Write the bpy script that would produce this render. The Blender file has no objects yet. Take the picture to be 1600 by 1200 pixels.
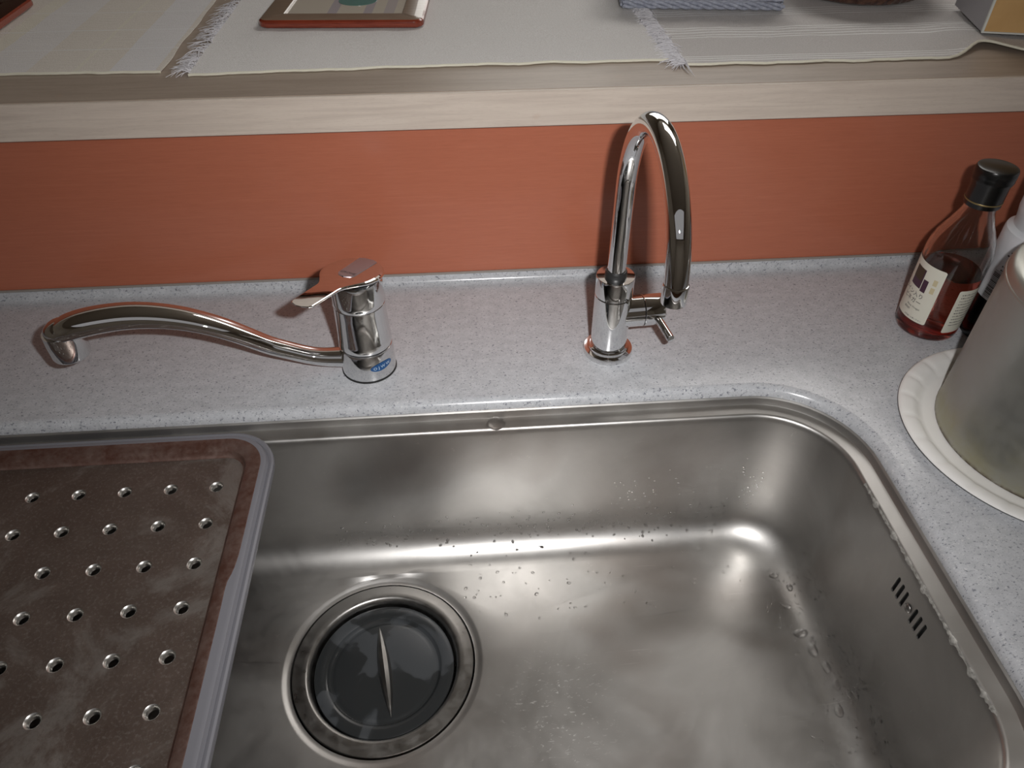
import bpy, bmesh, math, random
from mathutils import Vector, Matrix, noise
from math import sin, cos, pi, radians
random.seed(7)
C = bpy.context.scene.collection
S = bpy.context.scene

# ------------------------------------------------------------------ camera
cam_d = bpy.data.cameras.new('camera')
cam = bpy.data.objects.new('camera', cam_d); C.objects.link(cam)
R_ = Vector((0.99704, -0.07686, 0.00104)); U_ = Vector((0.05055, 0.66587, 0.74435)); F_ = Vector((0.05790, 0.74210, -0.66779))
m = Matrix((R_, U_, -F_)).transposed().to_4x4(); m.translation = Vector((0, 0, 0.47))
cam.matrix_world = m
cam_d.sensor_width = 36.0; cam_d.lens = 36.0 * 1149.85 / 1600
cam_d.clip_start = 0.02
S.camera = cam

# ------------------------------------------------------------------ world, lights, exposure
w = bpy.data.worlds.new('world'); S.world = w; w.use_nodes = True
w.node_tree.nodes['Background'].inputs[0].default_value = (0.75, 0.80, 0.88, 1)
w.node_tree.nodes['Background'].inputs[1].default_value = 0.30
S.view_settings.view_transform = 'Standard'; S.view_settings.look = 'None'
S.view_settings.gamma = 1.0; S.view_settings.use_curve_mapping = False
S.view_settings.exposure = 0.0

def area(name, loc, target, size, power, col, shape='RECTANGLE', size_y=None):
    l = bpy.data.lights.new(name, 'AREA'); l.shape = shape; l.size = size
    if size_y: l.size_y = size_y
    l.energy = power; l.color = col
    o = bpy.data.objects.new(name, l); C.objects.link(o)
    d = (Vector(target) - Vector(loc)).normalized()
    o.matrix_world = Matrix.Translation(loc) @ d.to_track_quat('-Z', 'Y').to_matrix().to_4x4()
    return o
# the camera's own flash, just beside the lens
fl_ = area('camera_flash', (0.062, 0.012, 0.500), (0.06, 0.60, 0.00), 0.020, 1.85, (1.0, 0.985, 0.975), 'RECTANGLE', 0.012)
fl_.data.spread = radians(118)
# living-room ceiling lamp, then a broad ambient fill added over the kitchen, no real lamp
area('living_room_light', (0.75, 1.75, 1.50), (0.4, 0.9, 0.0), 1.10, 14.0, (1.0, 0.97, 0.94), 'RECTANGLE', 0.8)
area('kitchen_ambient_fill', (-0.3, -0.75, 1.53), (-0.3, -0.6, 0.0), 3.0, 5.0, (0.97, 0.97, 1.0), 'RECTANGLE', 2.2)
bpy.context.view_layer.update()

# ------------------------------------------------------------------ materials
def srgb(r, g, b):
    f = lambda c: (c/255/12.92) if c/255 <= 0.04045 else ((c/255+0.055)/1.055)**2.4
    return (f(r), f(g), f(b), 1)
class M:
    def __init__(s, name, base=(0.5,0.5,0.5,1), rough=0.5, metal=0.0, **kw):
        s.m = bpy.data.materials.new(name); s.m.use_nodes = True
        s.nt = s.m.node_tree; s.b = s.nt.nodes['Principled BSDF']
        s.b.inputs['Base Color'].default_value = base
        s.b.inputs['Roughness'].default_value = rough
        s.b.inputs['Metallic'].default_value = metal
        for k, v in kw.items(): s.b.inputs[k.replace('_', ' ')].default_value = v
    def node(s, t, **kw):
        n = s.nt.nodes.new(t)
        for k, v in kw.items():
            if k in n.inputs.keys(): n.inputs[k].default_value = v
            else: setattr(n, k, v)
        return n
    def link(s, a, b): s.nt.links.new(a, b)
    def coords(s, scale=(1,1,1), rot=(0,0,0)):
        t = s.node('ShaderNodeTexCoord'); mp = s.node('ShaderNodeMapping')
        mp.inputs['Scale'].default_value = scale; mp.inputs['Rotation'].default_value = rot
        s.link(t.outputs['Object'], mp.inputs[0]); return mp.outputs[0]
    def noise(s, vec, scale, detail=4, rough=0.5, dist=0.0):
        n = s.node('ShaderNodeTexNoise'); n.inputs['Scale'].default_value = scale
        n.inputs['Detail'].default_value = detail; n.inputs['Roughness'].default_value = rough
        n.inputs['Distortion'].default_value = dist
        s.link(vec, n.inputs['Vector']); return n.outputs['Fac']
    def ramp(s, fac, stops, interp='LINEAR'):
        r = s.node('ShaderNodeValToRGB'); r.color_ramp.interpolation = interp
        e = r.color_ramp.elements
        while len(e) < len(stops): e.new(0.5)
        for i, (p, c) in enumerate(stops):
            e[i].position = p; e[i].color = c if len(c) == 4 else (*c, 1)
        s.link(fac, r.inputs[0]); return r.outputs[0]
    def mix(s, fac, a, b, mode='MIX'):
        n = s.node('ShaderNodeMix'); n.data_type = 'RGBA'; n.blend_type = mode
        for sock, v in ((n.inputs[0], fac), (n.inputs[6], a), (n.inputs[7], b)):
            if isinstance(v, (int, float)): sock.default_value = v
            elif isinstance(v, tuple): sock.default_value = v
            else: s.link(v, sock)
        return n.outputs[2]
    def maprange(s, v, a, b, c, d):
        n = s.node('ShaderNodeMapRange'); s.link(v, n.inputs[0])
        for i, x in enumerate((a, b, c, d)): n.inputs[i+1].default_value = x
        return n.outputs[0]
    def color(s, o): s.link(o, s.b.inputs['Base Color']); return s
    def rough(s, o): s.link(o, s.b.inputs['Roughness']); return s
    def bump(s, h, strength=0.2, dist=0.001):
        n = s.node('ShaderNodeBump'); n.inputs['Strength'].default_value = strength
        n.inputs['Distance'].default_value = dist; s.link(h, n.inputs['Height'])
        s.link(n.outputs[0], s.b.inputs['Normal']); return s
g = lambda v: (v, v, v, 1)

# speckled grey artificial stone
mc = M('speckled_stone', rough=0.22, Specular_IOR_Level=0.5)
v = mc.coords((1, 1.35, 1)); n1 = mc.noise(v, 330, 2, .55); n2 = mc.noise(v, 620, 2, .6); n3 = mc.noise(v, 75, 4, .65)
base = mc.ramp(n3, [(0.3, srgb(178, 180, 184)), (0.7, srgb(196, 198, 202))])
c1 = mc.mix(mc.ramp(n1, [(0.60, g(0)), (0.70, g(1))]), base, srgb(128, 130, 138))
c2 = mc.mix(mc.ramp(n2, [(0.62, g(0)), (0.70, g(.8))]), c1, srgb(92, 94, 106))
n4 = mc.noise(v, 420, 2, .5, .4)
c3 = mc.mix(mc.ramp(n4, [(0.28, g(.55)), (0.40, g(0))]), c2, srgb(222, 222, 222))
mc.color(c3); MC = mc.m
# pale solid strip of the upstand cap
MU = M('upstand_caulk', srgb(150, 144, 138), 0.3).m
# orange wood-print panel
mp_ = M('orange_wood_laminate', rough=0.20, Specular_IOR_Level=0.45)
v = mp_.coords((2.2, 2.2, 75)); a = mp_.noise(v, 5, 6, .62, .25)
v2 = mp_.coords((9, 9, 330)); b = mp_.noise(v2, 6, 3, .6)
col = mp_.ramp(a, [(0.25, srgb(178, 106, 82)), (0.55, srgb(183, 110, 85)), (0.8, srgb(188, 115, 90))])
col = mp_.mix(mp_.ramp(b, [(0.45, g(0)), (0.75, g(.35))]), col, srgb(152, 90, 68))
mp_.color(col); v3 = mp_.coords((1, 1, 1)); mp_.bump(mp_.noise(v3, 9, 2, .5), 0.12, 0.004); MP = mp_.m
# pale beech
def beech(name, c1, c2, c3, rough, zs=30):
    w_ = M(name, rough=rough); v = w_.coords((1.5, 20, zs)); a = w_.noise(v, 6, 6, .6, .6)
    v2 = w_.coords((14, 130, 160)); b = w_.noise(v2, 8, 2, .6)
    c = w_.ramp(a, [(.3, c1), (.6, c2)]); c = w_.mix(w_.ramp(b, [(.55, g(0)), (.72, g(.35))]), c, c3)
    v4 = w_.coords((6, 6, 8)); s = w_.noise(v4, 3.5, 2, .5)
    c = w_.mix(w_.ramp(s, [(.74, g(0)), (.80, g(.2))]), c, srgb(186, 142, 112))
    return w_.color(c).m
MBE = beech('pale_beech_edge', srgb(198, 184, 172), srgb(214, 201, 188), srgb(184, 166, 154), .38)
MBT = beech('pale_beech_top', srgb(158, 142, 128), srgb(172, 157, 143), srgb(140, 122, 108), .42, 3)
# chrome
MCH = M('chrome', g(.78), 0.015, 1.0).m
mch2 = M('water_spotted_chrome', g(.74), 0.12, 1.0); v = mch2.coords()
mch2.rough(mch2.ramp(mch2.noise(v, 260, 3, .6), [(.4, g(.03)), (.7, g(.20))])); MCH2 = mch2.m
MJ = M('dark_joint', g(.03), 0.4, 0.3).m
MPLATE = M('satin_lever_plate', srgb(182, 172, 178), 0.34, 0.85).m
MINK = M('dark_print', srgb(48, 40, 44), 0.5).m
MBLUE = M('blue_sticker', srgb(22, 78, 132), 0.3).m
MWHITEP = M('white_print', srgb(205, 222, 235), 0.4).m
# sink steel
ms = M('brushed_sink_steel', rough=0.3, metal=1.0)
v = ms.coords(); cl = ms.noise(v, 7, 5, .6, .5); fine = ms.noise(v, 900, 2, .5)
st = ms.coords((1.4, 9, 1), (0, 0, radians(-20))); sc = ms.noise(st, 8, 6, .68, .3)
c = ms.ramp(cl, [(.35, srgb(186, 184, 181)), (.65, srgb(204, 202, 199))])
brown = ms.noise(ms.coords((1, 1.6, 1), (0, 0, radians(25))), 5.2, 3, .5)
c = ms.mix(ms.ramp(brown, [(.54, g(0)), (.68, g(.5))]), c, srgb(150, 138, 130))
scr = ms.noise(ms.coords((22, 500, 60), (0, 0, radians(-17))), 1.0, 2, .5)
c = ms.mix(ms.ramp(scr, [(.70, g(0)), (.78, g(.25))]), c, srgb(226, 224, 220))
spots = ms.noise(v, 130, 3, .7)
c = ms.mix(ms.ramp(spots, [(.66, g(0)), (.74, g(.30))]), c, srgb(214, 210, 204))
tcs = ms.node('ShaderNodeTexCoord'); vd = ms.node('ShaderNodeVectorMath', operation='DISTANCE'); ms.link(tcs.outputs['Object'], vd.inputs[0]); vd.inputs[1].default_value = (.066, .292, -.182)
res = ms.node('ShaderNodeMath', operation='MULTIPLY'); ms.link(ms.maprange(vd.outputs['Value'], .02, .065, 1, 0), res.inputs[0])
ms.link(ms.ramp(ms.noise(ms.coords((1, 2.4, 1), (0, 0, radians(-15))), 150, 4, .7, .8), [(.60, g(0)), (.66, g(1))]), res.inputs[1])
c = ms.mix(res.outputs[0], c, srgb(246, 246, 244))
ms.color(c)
r = ms.ramp(ms.noise(v, 16, 5, .65, .6), [(.35, g(.36)), (.62, g(.44))])
ms.rough(r)
ms.bump(ms.mix(.5, fine, ms.noise(v, 60, 3, .6)), 0.05, 0.0006); MS = ms.m
msd = M('dull_flange_steel', srgb(160, 158, 155), 0.36, 1.0)
v = msd.coords(); msd.rough(msd.ramp(msd.noise(v, 90, 4, .6), [(.3, g(.26)), (.7, g(.44))])); MSF = msd.m
MBLK = M('black_plastic', g(.012), 0.4).m
mru = M('wet_black_rubber', rough=0.3)
v = mru.coords(); wn = mru.noise(v, 14, 3, .5, .6)
mru.color(mru.ramp(wn, [(.46, srgb(70, 73, 76)), (.49, srgb(50, 52, 53))]))
mru.rough(mru.ramp(wn, [(.46, g(.42)), (.49, g(.16))])); MRU = mru.m
# drainboard plate: browned steel with scale blooms
mb = M('stained_drainboard_steel', rough=0.4, metal=0.7)
v = mb.coords(); a = mb.noise(v, 9, 6, .65, .9); b = mb.noise(v, 380, 3, .7)
c = mb.ramp(a, [(.30, srgb(112, 96, 88)), (.50, srgb(124, 110, 102)), (.58, srgb(154, 146, 140)), (.72, srgb(116, 104, 97))])
c = mb.mix(mb.ramp(b, [(.52, g(0)), (.68, g(.5))]), c, srgb(160, 152, 146))
mb.color(c); mb.rough(mb.ramp(mb.noise(v, 30, 5, .7), [(.3, g(.32)), (.7, g(.55))]))
mb.bump(b, 0.25, 0.0006); MB_ = mb.m
MBR = M('browned_rim_steel', srgb(134, 96, 84), 0.36, 0.6); v = MBR.coords()
MBR.color(MBR.ramp(MBR.noise(v, 60, 4, .7), [(.35, srgb(112, 80, 70)), (.65, srgb(136, 114, 106))])).rough(MBR.ramp(MBR.noise(v, 240, 2, .6), [(.3, g(.28)), (.7, g(.5))])); MBR = MBR.m
MGK = M('grey_rubber_border', srgb(120, 120, 126), 0.45).m
MHOLE = M('polished_hole_rim', srgb(196, 194, 190), 0.36, 1.0).m
# textiles
def cloth_mat(name, c1, c2, extra=None, rough=.9):
    t = M(name, rough=rough, Sheen_Weight=.15); v = t.coords(); wv = t.noise(v, 900, 2, .6)
    c = t.mix(t.ramp(wv, [(.35, g(0)), (.65, g(1))]), c1, c2)
    if extra: c = extra(t, c)
    t.color(c); t.bump(t.mix(.5, wv, t.noise(t.coords((10, 60, 10)), 4, 4, .6)), .8, .0015); return t.m
def stripe(t, c, rot, specs, col, axis=0):
    tc = t.node('ShaderNodeTexCoord'); sx = t.node('ShaderNodeSeparateXYZ')
    mpn = t.node('ShaderNodeMapping'); mpn.inputs['Rotation'].default_value = (0, 0, rot)
    t.link(tc.outputs['Object'], mpn.inputs[0]); t.link(mpn.outputs[0], sx.inputs[0])
    for p, wd, op in specs:
        m1 = t.node('ShaderNodeMath', operation='SUBTRACT'); t.link(sx.outputs[axis], m1.inputs[0]); m1.inputs[1].default_value = p
        m2 = t.node('ShaderNodeMath', operation='ABSOLUTE'); t.link(m1.outputs[0], m2.inputs[0])
        m3 = t.node('ShaderNodeMath', operation='LESS_THAN'); t.link(m2.outputs[0], m3.inputs[0]); m3.inputs[1].default_value = wd/2
        m4 = t.node('ShaderNodeMath', operation='MULTIPLY'); t.link(m3.outputs[0], m4.inputs[0]); m4.inputs[1].default_value = op
        c = t.mix(m4.outputs[0], c, col)
    return c
def ex_left(t, c):
    c = stripe(t, c, 0, [(-.313, .044, .55), (-.44, .05, .4)], srgb(218, 219, 226))
    c = stripe(t, c, 0, [(-.368, .004, .4), (-.475, .02, .4)], srgb(222, 218, 196))
    return stripe(t, c, 0, [(.834, .0020, .7), (.898, .0020, .7), (.968, .0020, .6)], srgb(226, 226, 226), 1)
MCL1 = cloth_mat('checked_pale_cotton', srgb(206, 198, 186), srgb(222, 214, 204), ex_left)
MCL2 = cloth_mat('white_gauze_cotton', srgb(212, 208, 204), srgb(236, 234, 232))
def ex_right(t, c):
    return stripe(t, c, 0, [(.752, .0020, .8), (.758, .0020, .8), (.764, .0020, .8), (.824, .0022, .8), (.832, .0022, .8), (.841, .0022, .8), (.850, .0022, .8), (.857, .0022, .8), (.903, .0022, .7), (.911, .0022, .7), (.919, .0022, .7), (.927, .0022, .7)], srgb(252, 252, 250), 1)
MCL3 = cloth_mat('striped_gauze_cotton', srgb(192, 187, 183), srgb(214, 209, 206), ex_right)
MHEM = M('cream_hem', srgb(232, 228, 210), .9).m
MFR = M('white_fringe_yarn', srgb(222, 220, 224), .95).m
# others
MWR = M('red_brown_lacquered_wood', rough=.22, Coat_Weight=.4); v = MWR.coords((3, 60, 60))
MWR.color(MWR.ramp(MWR.noise(v, 14, 4, .6), [(.3, srgb(108, 40, 26)), (.7, srgb(150, 66, 44))])); MWR = MWR.m
MWD = M('dark_brown_lacquered_wood', srgb(58, 30, 24), .25, Coat_Weight=.4).m
MTF = M('tan_frame_top', rough=.28, Coat_Weight=.5); v = MTF.coords((3, 60, 60))
MTF.color(MTF.ramp(MTF.noise(v, 12, 4, .6), [(.3, srgb(128, 106, 90)), (.7, srgb(150, 128, 110))])); MTF = MTF.m
MCRD = M('blue_grey_paper_cord', rough=.8); v = MCRD.coords((1, 1, 1))
MCRD.color(MCRD.ramp(MCRD.noise(v, 220, 4, .6), [(.3, srgb(140, 144, 160)), (.7, srgb(186, 190, 202))])); MCRD = MCRD.m
MBWL = M('dark_brown_wicker_lacquer', rough=.25, Coat_Weight=.5); v = MBWL.coords((1, 1, 1))
MBWL.color(MBWL.ramp(MBWL.noise(v, 90, 4, .6), [(.35, srgb(62, 34, 30)), (.65, srgb(120, 84, 66))])); MBWL = MBWL.m
MCTG = M('grey_carton_side', srgb(172, 170, 174), .6).m
MCTT = M('tan_carton_front', rough=.7); v = MCTT.coords()
MCTT.color(MCTT.ramp(MCTT.noise(v, 40, 3, .6), [(.3, srgb(204, 162, 106)), (.7, srgb(212, 172, 116))])); MCTT = MCTT.m
MWE = M('white_board_edge', srgb(220, 222, 216), .6).m
MPAP = M('white_paper', srgb(236, 235, 232), .75).m
mpo = M('dulled_stainless_pot', rough=.36, metal=.8)
v = mpo.coords(); sep = mpo.node('ShaderNodeSeparateXYZ'); mpo.link(v, sep.inputs[0])
hz = mpo.maprange(sep.outputs[2], 0.0, 0.06, 1, 0)
nz = mpo.noise(v, 22, 4, .65)
mul = mpo.node('ShaderNodeMath', operation='MULTIPLY'); mpo.link(hz, mul.inputs[0]); mpo.link(mpo.ramp(nz, [(.35, g(0)), (.65, g(1))]), mul.inputs[1])
c = mpo.mix(mul.outputs[0], srgb(172, 172, 166), srgb(166, 162, 134))
rz = mpo.maprange(sep.outputs[2], 0.0, 0.0045, 1, 0)
mul2 = mpo.node('ShaderNodeMath', operation='MULTIPLY'); mpo.link(rz, mul2.inputs[0]); mpo.link(mpo.ramp(mpo.noise(v, 160, 3, .6), [(.35, g(.2)), (.55, g(1))]), mul2.inputs[1])
c = mpo.mix(mul2.outputs[0], c, srgb(66, 40, 26)); mpo.color(c)
mpo.rough(mpo.ramp(mpo.noise(v, 35, 4, .6), [(.3, g(.30)), (.7, g(.5))])); MPO = mpo.m
MGL = M('clear_glass', g(1), 0.02, Transmission_Weight=1.0, IOR=1.48).m
MLQ = M('red_vinegar', srgb(243, 128, 106), 0.02, Transmission_Weight=1.0, IOR=1.34).m
MLQ.node_tree.nodes['Principled BSDF'].inputs['Specular IOR Level'].default_value = .3
MCAP = M('black_screw_cap', g(.006), .25).m
MGOLD = M('dull_gold_line', srgb(140, 122, 82), .4, .6).m
MLAB = M('cream_paper_label', srgb(222, 220, 206), .6).m
MLABP = M('plum_print', srgb(72, 44, 62), .5).m
MLABD = M('brown_print', srgb(70, 52, 34), .5).m
MLABY = M('straw_print', srgb(204, 192, 156), .6).m
MWP = M('white_plastic_wrap', rough=.35); v = MWP.coords()
MWP.color(MWP.ramp(MWP.noise(v, 30, 3, .5), [(.35, srgb(196, 200, 204)), (.65, srgb(222, 222, 226))])); MWP = MWP.m
MDK = M('very_dark_bottle_base', srgb(14, 12, 14), .2).m
MBCAP = M('brown_cap', srgb(96, 70, 54), .5).m
MWALL = M('cream_wallpaper', rough=.85); v = MWALL.coords()
MWALL.color(MWALL.ramp(MWALL.noise(v, 60, 4, .6), [(.3, srgb(176, 166, 152)), (.7, srgb(186, 177, 163))])); MWALL = MWALL.m
MCEIL = M('ceiling_paper', rough=.9); v = MCEIL.coords()
MCEIL.color(MCEIL.ramp(MCEIL.noise(v, 50, 4, .6), [(.3, srgb(168, 160, 148)), (.7, srgb(176, 168, 156))])); MCEIL = MCEIL.m
MFLOOR = M('brown_floorboards', rough=.45); v = MFLOOR.coords((1, 12, 1))
MFLOOR.color(MFLOOR.ramp(MFLOOR.noise(v, 5, 5, .6), [(.3, srgb(96, 66, 46)), (.7, srgb(126, 90, 64))])); MFLOOR = MFLOOR.m
MCAB = M('cabinet_front_laminate', srgb(150, 92, 68), .4).m
MWATER = M('water', g(1), 0.0, Transmission_Weight=1.0, IOR=1.33).m
mlime = M('limescale', rough=.7); v = mlime.coords()
mlime.color(mlime.ramp(mlime.noise(v, 300, 3, .6), [(.3, srgb(110, 108, 104)), (.7, srgb(186, 184, 178))])); MLIME = mlime.m

# ------------------------------------------------------------------ geometry helpers
def obj(name, bm, mat, parent=None, loc=None, smooth=True, angle=35):
    me = bpy.data.meshes.new(name)
    bm.normal_update(); bm.to_mesh(me); bm.free()
    mats = mat if isinstance(mat, (list, tuple)) else [mat]
    for x in mats: me.materials.append(x)
    if smooth:
        for p in me.polygons: p.use_smooth = True
        try: me.set_sharp_from_angle(angle=radians(angle))
        except Exception: pass
    o = bpy.data.objects.new(name, me); C.objects.link(o)
    if parent: o.parent = parent
    if loc: o.location = loc
    return o
def thing(name, label, cat, loc=(0,0,0), rz=0, group=None):
    o = bpy.data.objects.new(name, None); C.objects.link(o); o.empty_display_size = .02
    o.location = loc; o.rotation_euler = (0, 0, rz); return tag(o, label, cat, group)
def tag(o, label, cat, group=None, kind=None):
    o['label'] = label; o['category'] = cat
    if group: o['group'] = group
    if kind: o['kind'] = kind
    return o
def struct(name, bm, mat, label=None, **kw):
    o = obj(name, bm, mat, **kw); o['kind'] = 'structure'
    if label: o['label'] = label; o['category'] = name.split('_')[0]
    return o
def loft(bm, rings, closed=True, cap0=False, cap1=False, mi=0):
    vr = [[bm.verts.new(p) for p in r] for r in rings]
    n = len(vr[0])
    for a, b in zip(vr[:-1], vr[1:]):
        for i in range(n if closed else n-1):
            j = (i+1) % n
            f = bm.faces.new((a[i], a[j], b[j], b[i])); f.material_index = mi
    if cap0: bm.faces.new(list(reversed(vr[0]))).material_index = mi
    if cap1: bm.faces.new(vr[-1]).material_index = mi
    return vr
def lathe(prof, seg=48, bm=None, cx=0, cy=0, cap0=True, cap1=True, mi=0):
    bm = bm or bmesh.new()
    loft(bm, [[(cx + r*cos(2*pi*i/seg), cy + r*sin(2*pi*i/seg), z) for i in range(seg)] for r, z in prof], True, cap0, cap1, mi)
    return bm
def box(bm, x0, x1, y0, y1, z0, z1, bev=0, seg=2, mat=None):
    r = bmesh.ops.create_cube(bm, size=1)
    vs = r['verts']
    for v in vs:
        v.co = Vector(((x0+x1)/2 + v.co.x*(x1-x0), (y0+y1)/2 + v.co.y*(y1-y0), (z0+z1)/2 + v.co.z*(z1-z0)))
    if bev:
        es = list({e for v in vs for e in v.link_edges})
        bmesh.ops.bevel(bm, geom=es, offset=bev, segments=seg, profile=.5, affect='EDGES')
    return bm
def sweep(path, radii, seg=20, bm=None, up=Vector((0,0,1)), cap=True, shape=None, mi=0):
    """path of Vectors, radii (a,b) per point (a sideways, b along up); shape(t)->(x,y) unit profile"""
    bm = bm or bmesh.new(); rings = []
    n = len(path)
    for i, p in enumerate(path):
        t = (path[min(i+1, n-1)] - path[max(i-1, 0)]).normalized()
        s = t.cross(up).normalized(); q = s.cross(t).normalized()
        a, b = radii[i] if isinstance(radii[i], tuple) else (radii[i], radii[i])
        ring = []
        for k in range(seg):
            th = 2*pi*k/seg
            x, y = (cos(th), sin(th)) if not shape else shape(th)
            ring.append(p + s*(a*x) + q*(b*y))
        rings.append(ring)
    loft(bm, rings, True, cap, cap, mi)
    return bm
def rrect(x0, x1, y0, y1, R, nc=10, sx=(), sy=()):
    """counter-clockwise rounded rectangle; sx, sy = additional fixed coordinates on straight sides"""
    P = []
    xs = sorted(sx); ys = sorted(sy)
    # start at right side going up
    def arc(cx, cy, a0): return [(cx + R*cos(a0 + pi/2*i/nc), cy + R*sin(a0 + pi/2*i/nc)) for i in range(nc+1)]
    P += [(x1, y) for y in ys]; P += arc(x1-R, y1-R, 0)
    P += [(x, y1) for x in reversed(xs)]; P += arc(x0+R, y1-R, pi/2)
    P += [(x0, y) for y in reversed(ys)]; P += arc(x0+R, y0+R, pi)
    P += [(x, y0) for x in xs]; P += arc(x1-R, y0+R, 1.5*pi)
    return P
def fill_between(bm, outer, inner, z, mi=0):
    """planar face set between an outer loop and one inner loop"""
    vo = [bm.verts.new((x, y, z)) for x, y in outer]; vi = [bm.verts.new((x, y, z)) for x, y in inner]
    es = [bm.edges.new((l[i], l[(i+1) % len(l)])) for l in (vo, vi) for i in range(len(l))]
    r = bmesh.ops.triangle_fill(bm, edges=es, use_beauty=True, use_dissolve=False, normal=(0, 0, 1))
    for f in r['geom']:
        if isinstance(f, bmesh.types.BMFace):
            f.material_index = mi
            if f.normal.z < 0: f.normal_flip()
    return vo, vi
FONT = None
def text_mesh(s, size, align='LEFT'):
    cu = bpy.data.curves.new('t', 'FONT'); cu.body = s; cu.size = size; cu.align_x = align; cu.resolution_u = 2
    o = bpy.data.objects.new('t', cu); C.objects.link(o)
    dg = bpy.context.evaluated_depsgraph_get()
    me = bpy.data.meshes.new_from_object(o.evaluated_get(dg))
    bm = bmesh.new(); bm.from_mesh(me)
    bpy.data.objects.remove(o); bpy.data.curves.remove(cu); bpy.data.meshes.remove(me)
    return bm
def on_cyl(bm, cx, cy, r, a0, z0, rot=0):
    for v in bm.verts:
        u, w_ = v.co.x, v.co.y
        u, w_ = u*cos(rot) - w_*sin(rot), u*sin(rot) + w_*cos(rot)
        a = a0 + u/r; v.co = Vector((cx + r*cos(a), cy + r*sin(a), z0 + w_))
    return bm
def cyl_patch(cx, cy, r, a0, a1, z0, z1, seg=24, bm=None, cr=0, nz=6):
    """curved rectangle on a cylinder with rounded corners"""
    bm = bm or bmesh.new(); L = r*(a1-a0); rings = []
    for i in range(seg+1):
        t = i/seg; u = L*t; ins = 0
        if cr:
            d = min(u, L-u)
            if d < cr: ins = cr - math.sqrt(max(cr*cr - (cr-d)**2, 0))
        a = a0 + (a1-a0)*t
        rings.append([(cx + r*cos(a), cy + r*sin(a), z0 + ins + (z1-z0-2*ins)*k/nz) for k in range(nz+1)])
    loft(bm, rings, False)
    return bm
def join_bm(dst, src):
    me = bpy.data.meshes.new('tmp'); src.to_mesh(me); src.free(); dst.from_mesh(me); bpy.data.meshes.remove(me); return dst

# ================================================================== the setting
def wall(name, x0, x1, y0, y1, z0, z1, mat):
    return struct(name, box(bmesh.new(), x0, x1, y0, y1, z0, z1), mat, smooth=False)
wall('floor', -2.2, 2.0, -2.2, 3.2, -0.90, -0.85, MFLOOR)
wall('ceiling', -2.2, 2.0, -2.2, 3.2, 1.55, 1.60, MCEIL)
wall('wall_front', -2.2, 2.0, -2.25, -2.2, -0.85, 1.55, MWALL)
wall('wall_left', -2.25, -2.2, -2.25, 3.25, -0.85, 1.55, MWALL)
wall('wall_right', 2.0, 2.05, -2.25, 3.25, -0.85, 1.55, MWALL)
wall('wall_far', -2.2, 2.0, 3.2, 3.25, -0.85, 1.55, MWALL)
wfr = bmesh.new()
for q in ((-.05, 0, 0, 1.0), (1.5, 1.55, 0, 1.0), (0, 1.5, 0, .05), (0, 1.5, .95, 1.0), (.73, .77, .05, .95)): box(wfr, q[0], q[1], 3.16, 3.20, .35+q[2], .35+q[3])
wobj = struct('window_1', wfr, MWE, smooth=False)
MDAY = M('daylit_pane', g(.8), .5); MDAY.b.inputs['Emission Color'].default_value = (1.0, .97, .92, 1); MDAY.b.inputs['Emission Strength'].default_value = 2.2
obj('pane', box(bmesh.new(), 0, 1.5, 3.185, 3.192, .40, 1.30), MDAY.m, wobj, smooth=False)
# half wall behind the worktop with its orange laminate face
YW = 0.70
wall('wall_back', -2.2, 2.0, YW+.006, YW+.10, -0.85, 0.181, MWALL)
panel = thing('wall_panel', 'glossy orange wood-grain wall panel between the worktop and the pale shelf', 'panel', (0, YW, 0.0))
obj('laminate_sheet', box(bmesh.new(), -1.3, 1.3, 0, .006, 0.006, 0.1795), MP, panel, smooth=False)

# ================================================================== serving shelf
ZS = 0.2153
shelf = thing('serving_shelf', 'long pale beech shelf above the orange panel with cloths laid on it', 'shelf', (0, .69, .181))
bm = box(bmesh.new(), -1.6, 1.6, .0225-.018, .72, 0.0005, ZS-.181)
obj('shelf_board', bm, MBT, shelf, smooth=False)
bm = box(bmesh.new(), -1.6, 1.6, -.0, .0042, 0.0, ZS-.181-.0002, .0008, 1)
o = obj('edge_band', bm, MBE, shelf, smooth=False); o['label'] = 'lighter pinkish beech front edge'

# ================================================================== worktop
SX0, SX1, SY0, SY1, SR = -0.66, 0.355, 0.11, 0.499, 0.090
slot_y = [.309, .3023, .2956, .2805, .2738, .2671]
cell_y = sorted([.31235, .30565, .29895, .29225, .28385, .27715, .27045, .26375])
sxs = [SX0 + .11 + i*.0115 for i in range(70)]
syl = cell_y + [.39, .37, .35, .33, .245, .225]
wt = thing('worktop', 'speckled grey artificial stone worktop running around the steel sink', 'worktop', (0, 0, 0))
bm = bmesh.new()
prof = [(-.009, 0), (-.0065, -.0004), (-.004, -.0015), (-.0018, -.0036), (-.0004, -.0062), (0, -.009), (.0, -.018), (.0, -.030)]
def sring(d, z, R=None):
    R = max(SR - d, .012) if R is None else R
    # straight-side extras keep their own coordinates
    return [(x, y, z) for x, y in rrect(SX0+d, SX1-d, SY0+d, SY1-d, R, 14, sxs, syl)]
rings = [sring(d, z, SR-d) for d, z in prof]
inner = [(p[0], p[1]) for p in rings[0]]
X0, X1, Y0 = -1.3, 1.3, 0.045
YB = YW - .010
fill_between(bm, [(X0, Y0), (X1, Y0), (X1, YB), (X0, YB)], inner, 0)
loft(bm, [[Vector(p) for p in r] for r in rings])
# front edge, underside
for quad in ([(X0, Y0, 0), (X1, Y0, 0), (X1, Y0, -.03), (X0, Y0, -.03)],):
    bm.faces.new([bm.verts.new(p) for p in quad])
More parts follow.
